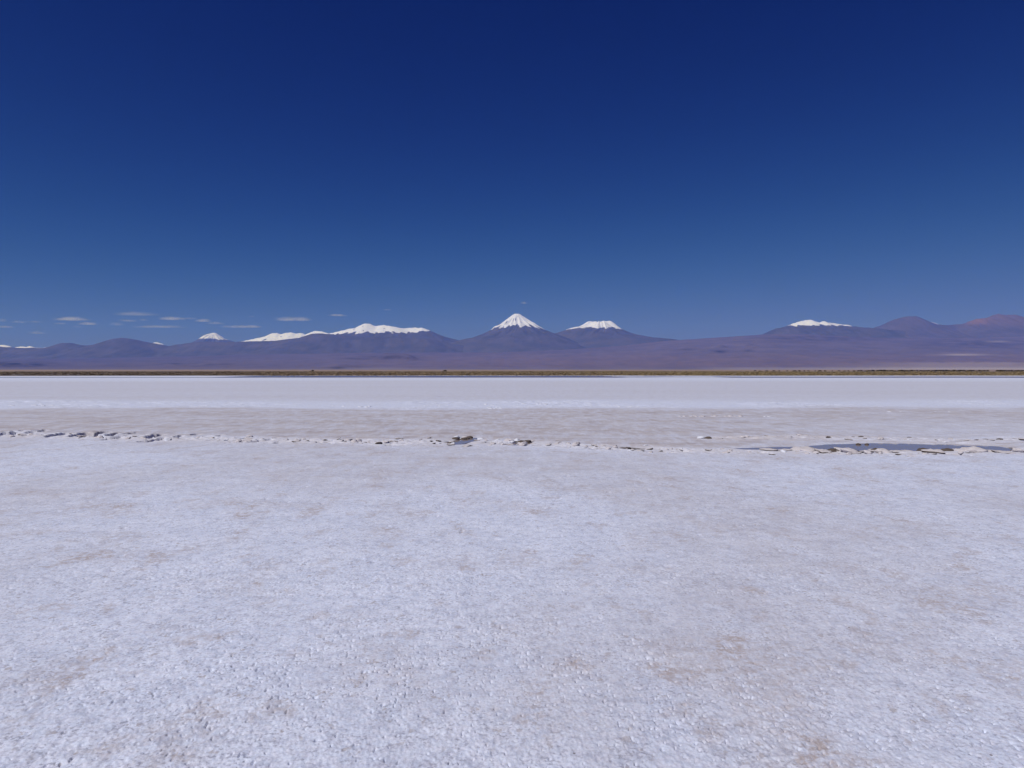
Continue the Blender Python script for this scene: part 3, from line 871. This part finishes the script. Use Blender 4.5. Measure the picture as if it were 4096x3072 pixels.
# plates along the near edge of the long pool, left to right
big = [
 (3080, 1797, 0.30, 'flat cream salt slab at the left tip of the long pool'),
 (3150, 1798, 0.22, 'small cream salt slab beside the left tip of the long pool'),
 (3225, 1797, 0.30, 'broad cream salt slab under the narrow left arm of the long pool'),
 (3258, 1795, 0.20, 'salt slab with a raised corner under the narrow left arm of the long pool'),
 (3300, 1806, 0.24, 'rounded salt slab before the brown mud bank of the long pool'),
 (3382, 1802, 0.30, 'humped white salt slab rising into the long pool'),
 (3425, 1808, 0.22, 'low salt slab right of the humped white one'),
 (3468, 1804, 0.17, 'small pale salt slab at the foot of the two stones in the pool'),
 (3518, 1802, 0.24, 'salt slab leaning on a brown mud lump at the pool edge'),
 (3560, 1803, 0.20, 'salt slab halfway along the near edge of the long pool'),
 (3585, 1796, 0.22, 'thin salt slab jutting out over the middle of the long pool'),
 (3640, 1797, 0.22, 'thin pinkish salt slab afloat near the middle of the long pool'),
 (3745, 1806, 0.26, 'salt slab beside the dark mud at the right part of the pool'),
 (3835, 1795, 0.36, 'widest cream salt slab reaching far into the pool on the right'),
 (3885, 1798, 0.36, 'cream salt slab joined to the right side of the widest one'),
 (3965, 1801, 0.34, 'long flat salt slab before the right end of the long pool'),
 (4030, 1806, 0.25, 'last salt slab at the right tip of the long pool')]
for i, (px, py, s, lab) in enumerate(big):
    x, y = gpt(px, py + 5)
    put(lumps[i % 5] if i in (2, 5, 8, 14) else slabs[i % len(slabs)], x, y, 0.72 * s, lab, 'salt slab', 'salt slabs on the near edge of the long pool', name='salt_slab', lift=max(gz(x, y), WATER_Z) - 0.004, tilt=0.06, sy=1.0, szz=0.72)
for px, py, s, lab in ((3330, 1807, .13, 'brown mud lump by the humped white slab in the long pool'), (3505, 1806, .13, 'brown mud lump under the leaning salt slab at the pool'),
                       (3700, 1805, .15, 'brown mud lump on the pool edge right of the pinkish slab'), (3788, 1803, .14, 'dark mud lump left of the widest salt slab'), (3925, 1802, .15, 'dark mud lump between the widest slab and the long flat slab')):
    x, y = gpt(px, py)
    put(muds[int(px) % 4], x, y, s, lab, 'mud lump', 'mud lumps along the long pool', lift=max(gz(x, y), WATER_Z) - 0.01, sy=0.7)
for px, py, s, lab in ((3436, 1779.5, .05, 'left and flatter of the two brown stones in the long pool'), (3470, 1779.5, .042, 'right and rounder of the two brown stones in the long pool')):
    x, y = gpt(px, py, WATER_Z)
    put(stones[0 if px < 3450 else 1], x, y, s, lab, 'stone', 'stones standing in the long pool', lift=WATER_Z + 0.006, tilt=0.05)
# the small pool in the middle: dark overhung far bank with a white block between
for px, py, s, mesh, lab, cat, zs in (
 (1822, 1752, 0.094, muds[0], 'dark mud lump at the left of the far bank of the middle pool', 'mud lump', 1.1),
 (1834, 1751, 0.072, muds[2], 'dark mud lump left of the white block at the middle pool', 'mud lump', .9),
 (1841, 1751, 0.040, whites[0], 'upright white salt block on the far bank of the middle pool', 'salt lump', 1.8),
 (1853, 1751, 0.086, muds[1], 'dark mud lump right of the white block at the middle pool', 'mud lump', .9),
 (1866, 1750, 0.079, muds[3], 'dark mud lump in the right half of the far bank of the middle pool', 'mud lump', 1.0),
 (1877, 1746, 0.086, muds[0], 'last dark mud lump at the right of the far bank of the middle pool', 'mud lump', 1.1),
 (1826, 1747, 0.079, whites[1], 'pale salt lump above the left mud of the middle pool', 'salt lump', 1.0),
 (1860, 1745, 0.079, lumps[1], 'cream salt lump behind the right mud of the middle pool', 'salt lump', .9),
 (1807, 1763, 0.088, slabs[2], 'cream salt slab left of the middle pool', 'salt slab', 1.2),
 (1800, 1781, 0.081, slabs[4], 'salt slab with a dark edge before the left tip of the middle pool', 'salt slab', 1.3),
 (1812, 1768, 0.048, whites[2], 'small bright salt lump at the left tip of the middle pool', 'salt lump', 1.2),
 (1862, 1786, 0.099, slabs[1], 'pinkish salt slab on the near edge of the middle pool', 'salt slab', 1.3),
 (1880, 1783, 0.081, slabs[3], 'salt slab with a dark gap on the near edge of the middle pool', 'salt slab', 1.3),
 (1910, 1760, 0.096, slabs[5], 'salt slab closing the right end of the middle pool', 'salt slab', 1.2),
 (1922, 1752, 0.080, whites[3], 'white salt lump just right of the middle pool', 'salt lump', 1.2)):
    x, y = gpt(px, py)
    put(mesh, x, y, s, lab, cat, lift=max(gz(x, y), WATER_Z) - 0.004, szz=zs)
# the third little pool
for px, py, s, mesh, lab, cat in ((2085, 1763, .085, muds[1], 'dark mud lump behind the thin pool right of the middle pool', 'mud lump'), (2108, 1763, .10, muds[2], 'dark mud lump at the right of the thin pool', 'mud lump'),
                                  (2046, 1764, .08, whites[1], 'white salt lump at the left of the thin pool', 'salt lump'), (2125, 1761, .09, slabs[6], 'white salt slab above the right end of the thin pool', 'salt slab')):
    x, y = gpt(px, py)
    put(mesh, x, y, s, lab, cat, lift=max(gz(x, y), WATER_Z) - 0.004)
# broken crust pieces along the whole ridge
sect = [(-60, 660, 36, 'small broken salt crust piece among the dark cracks at the left end of the ridge', 'crust pieces at the left end'),
        (660, 1250, 48, 'small broken salt crust piece in the low ridge below the small pointed snow peak', 'crust pieces in the low left ridge'),
        (1250, 1790, 52, 'small broken salt crust piece in the ridge left of the middle pool', 'crust pieces left of the middle pool'),
        (1930, 2420, 56, 'small broken salt crust piece in the ridge right of the middle pool', 'crust pieces right of the middle pool'),
        (2420, 2960, 44, 'small broken salt crust piece in the ridge left of the long pool', 'crust pieces left of the long pool'),
        (2960, 4150, 44, 'small broken salt crust piece before the near edge of the long pool', 'crust pieces before the long pool')]
for a, b, n, lab, grp in sect:
    for i in range(n):
        px = random.uniform(a, b)
        x0 = gpt(px, np.interp(px, [p[0] for p in crack_px], [p[1] for p in crack_px]))[0]
        off = random.gauss(0, 0.33) if a < 2900 else random.gauss(-0.28, 0.14)
        y = float(crack_y(x0)) + off
        x = (px - 2048) / F * y
        k = random.random()
        mesh = random.choice(slabs) if k < 0.6 else random.choice(lumps if k < 0.93 else whites)
        s = random.choice((0.025, 0.032, 0.042, 0.055, 0.075)) * random.uniform(0.8, 1.25)
        put(mesh, x, y, s, lab, 'salt piece', grp, sink=0.006, tilt=0.45, szz=random.uniform(1.0, 1.5), name='salt_piece')
# second ridge behind the long pool
for i in range(40):
    px = random.uniform(2820, 4150)
    y0 = np.interp(px, [p[0] for p in ridge_px], [p[1] for p in ridge_px])
    x, y = gpt(px, y0 + random.gauss(0, 3))
    mesh = random.choice(slabs) if random.random() < 0.6 else random.choice(whites + lumps)
    put(mesh, x, y, random.choice((0.035, 0.05, 0.065, 0.09)), 'small salt crust piece in the ridge behind the long pool', 'salt piece', 'crust pieces behind the long pool', sink=0.008, tilt=0.15, name='salt_piece')
x, y = gpt(2815, 1753); put(whites[0], x, y, 0.13, 'white salt lump at the left start of the ridge behind the long pool', 'salt lump', sink=0.01)
x, y = gpt(2835, 1756); put(muds[3], x, y, 0.08, 'dark mud lump at the left start of the ridge behind the long pool', 'mud lump')
for px, py, s in ((3318, 1754, .075), (3445, 1754, .06), (3640, 1753, .06), (3715, 1759, .065), (3750, 1761, .06), (3908, 1764, .08), (3945, 1759, .075), (4000, 1758, .085), (4062, 1756, .06)):  # dark lumps added to stand in for the dark gaps of this ridge
    x, y = gpt(px, py)
    put(muds[px % 4], x, y, s, 'small dark lump standing in for a dark gap in the ridge behind the long pool', 'mud lump', 'dark gap stand-ins behind the long pool', sink=0.006, sy=0.6, szz=0.7, rz=random.uniform(-0.3, 0.3))
# short rows of white lumps on the silt
for px in (2718, 2726, 2740, 2768, 2775, 2782, 2802, 2810, 2819, 2848, 2856, 2864, 2900, 2912, 2925, 2940, 2962, 2968):
    x, y = gpt(px + random.uniform(-4, 4), 1665.5)
    put(random.choice(lumps), x, y, random.uniform(0.05, 0.09), 'white salt lump in the short straight row on the silt right of centre', 'salt lump', 'white lumps in the short row', sink=0.01)
for px in (3060, 3078, 3100, 3560, 3600, 3650, 3745, 3800):
    x, y = gpt(px, 1667 if px < 3200 else 1647)
    put(random.choice(whites), x, y, random.uniform(0.05, 0.10), 'white salt lump scattered on the silt behind the long pool', 'salt lump', 'white lumps behind the long pool', sink=0.02)
for a, b, py in ((1920, 2010, 1621), (1940, 2010, 1632), (2048, 2200, 1619), (2350, 2560, 1626), (1330, 1480, 1626), (1690, 1800, 1622), (40, 220, 1622)):
    for i in range(9):
        x, y = gpt(random.uniform(a, b), py + random.uniform(-3, 3))
        put(random.choice(whites), x, y, random.uniform(0.05, 0.11), 'bright salt lump on the white stripe beyond the silt', 'salt lump', 'salt lumps on the white stripe', sink=0.02)

# ------------------------------------------------------------------ haze: the air between here and the mountains
def haze_box():
    x0, x1, y0, y1, z0, z1 = -62000, 62000, -20000, 67000, -1.5, 4100
    v = [(x0, y0, z0), (x1, y0, z0), (x1, y1, z0), (x0, y1, z0), (x0, y0, z1), (x1, y0, z1), (x1, y1, z1), (x0, y1, z1)]
    f = [(3, 2, 1, 0), (4, 5, 6, 7), (0, 1, 5, 4), (1, 2, 6, 5), (2, 3, 7, 6), (3, 0, 4, 7)]
    me = bpy.data.meshes.new('haze'); me.from_pydata(v, [], f); me.update()
    M = Mat('haze_air')
    pv = M.new('ShaderNodeVolumePrincipled')
    pv.inputs['Color'].default_value = (0.045, 0.19, 1.0, 1)
    pv.inputs['Absorption Color'].default_value = (1, 1, 1, 1)
    pv.inputs['Density'].default_value = 1.5e-5
    pv.inputs['Anisotropy'].default_value = 0.0
    M.l.new(pv.outputs[0], M.out.inputs['Volume'])
    tag(link('haze', me, [M.m]), kind='stuff')
haze_box()

# ------------------------------------------------------------------ small clouds far behind the mountains
def cloud_mat(name, dens):
    M = Mat(name)
    pv = M.new('ShaderNodeVolumePrincipled')
    pv.inputs['Color'].default_value = (1, 0.97, 0.97, 1)
    pv.inputs['Absorption Color'].default_value = (1, 1, 1, 1)
    tc = M.new('ShaderNodeTexCoord')
    mpc = M.new('ShaderNodeMapping'); mpc.inputs['Scale'].default_value = (1.0, 1.0, 0.6)
    oi = M.new('ShaderNodeObjectInfo'); cmb = M.new('ShaderNodeCombineXYZ'); M.l.new(M.math('MULTIPLY', oi.outputs['Random'], 50.0), cmb.inputs[0])
    M.l.new(cmb.outputs[0], mpc.inputs['Location']); M.l.new(tc.outputs['Object'], mpc.inputs['Vector'])
    n = M.noise(mpc.outputs[0], 2.2, 5.0, 0.65)
    mp = M.new('ShaderNodeMapping'); mp.inputs['Scale'].default_value = (1, 1, 1)
    ln = M.new('ShaderNodeVectorMath', operation='LENGTH'); M.l.new(tc.outputs['Object'], ln.inputs[0])
    fall = M.ramp(ln.outputs['Value'], 0.25, 1.0, 1.0, 0.0)
    d = M.math('MULTIPLY', M.ramp(M.math('ADD', n, M.math('MULTIPLY', fall, 0.22)), 0.48, 0.85), fall)
    M.put(pv.inputs['Density'], M.math('MULTIPLY', d, dens))
    M.l.new(pv.outputs[0], M.out.inputs['Volume'])
    return M.m
def cloud_mesh(seed):
    me = lump_mesh(seed, [], 1.0, 'cloud', 0.3)
    return me
C_THICK, C_MID, C_THIN = cloud_mat('cloud_thick', 0.0008), cloud_mat('cloud_mid', 0.00034), cloud_mat('cloud_thin', 0.0002)
clouds = [
 (8, 1283, 40, 18, C_MID, 'faint cloud cut by the left edge, upper one'),
 (15, 1308, 75, 12, C_MID, 'thin flat cloud cut by the left edge, lower one'),
 (78, 1289, 52, 12, C_MID, 'small faint cloud second from the left edge'),
 (140, 1288, 60, 9, C_THIN, 'very faint wisp between the left edge clouds and the broad low cloud'),
 (286, 1278, 120, 20, C_THICK, 'broad low cloud above the left dark hills'),
 (244, 1295, 46, 10, C_MID, 'small wisp under the broad low cloud on its left'),
 (356, 1296, 62, 15, C_THICK, 'small puff at the lower right of the broad low cloud'),
 (312, 1308, 36, 10, C_THIN, 'tiny faint wisp under the small puff'),
 (150, 1332, 55, 16, C_MID, 'lone low puff just above the left skyline'),
 (545, 1258, 150, 20, C_MID, 'faint upper streak above the highest dark left hill'),
 (470, 1298, 48, 18, C_MID, 'faint round puff above the highest dark left hill'),
 (515, 1284, 66, 12, C_MID, 'faint wisp under the upper streak'),
 (575, 1281, 34, 11, C_MID, 'tiny puff at the right of the faint wisp'),
 (640, 1308, 190, 14, C_MID, 'long thin streak right of the highest dark left hill'),
 (690, 1276, 90, 17, C_THICK, 'bright flat cloud left of the small pointed snow peak'),
 (762, 1275, 48, 11, C_MID, 'small puff joined to the right of the bright flat cloud'),
 (815, 1284, 56, 16, C_THICK, 'bright puff right above the small pointed snow peak'),
 (862, 1294, 64, 13, C_MID, 'flat puff sloping down to the right above the small pointed peak'),
 (1000, 1307, 80, 12, C_THICK, 'thin cloud bar above the low snow range'),
 (940, 1308, 100, 13, C_MID, 'faint haze streak left of the thin cloud bar'),
 (1172, 1279, 128, 21, C_THICK, 'largest brightest lens shaped cloud above the low snow range'),
 (1353, 1262, 62, 10, C_THICK, 'small flat cloud alone above the left end of the snowy massif'),
 (1550, 1240, 36, 5, C_MID, 'tiny faint wisp high above the snowy massif'),
 (2096, 1213, 28, 12, C_THICK, 'tiny lone cloud puff above the pointed volcano'),
 (1008, 1267, 22, 9, C_THIN, 'tiny faint puff left of the largest cloud')]
for i, (px, py, w, h, m, lab) in enumerate(clouds):
    D = 78000 + 900 * (i % 5)
    me = cloud_mesh(500 + i); me.materials.append(m)
    o = bpy.data.objects.new('cloud', me); COL.objects.link(o)
    o.location = (mnt_x(px, D), D, mnt_z(py, D))
    sx = 0.80 * w / F * D; sz = 0.80 * h / F * D
    o.scale = (sx, min(sx, 1800), sz)
    tag(o, lab, 'cloud', 'small clouds low over the mountains')
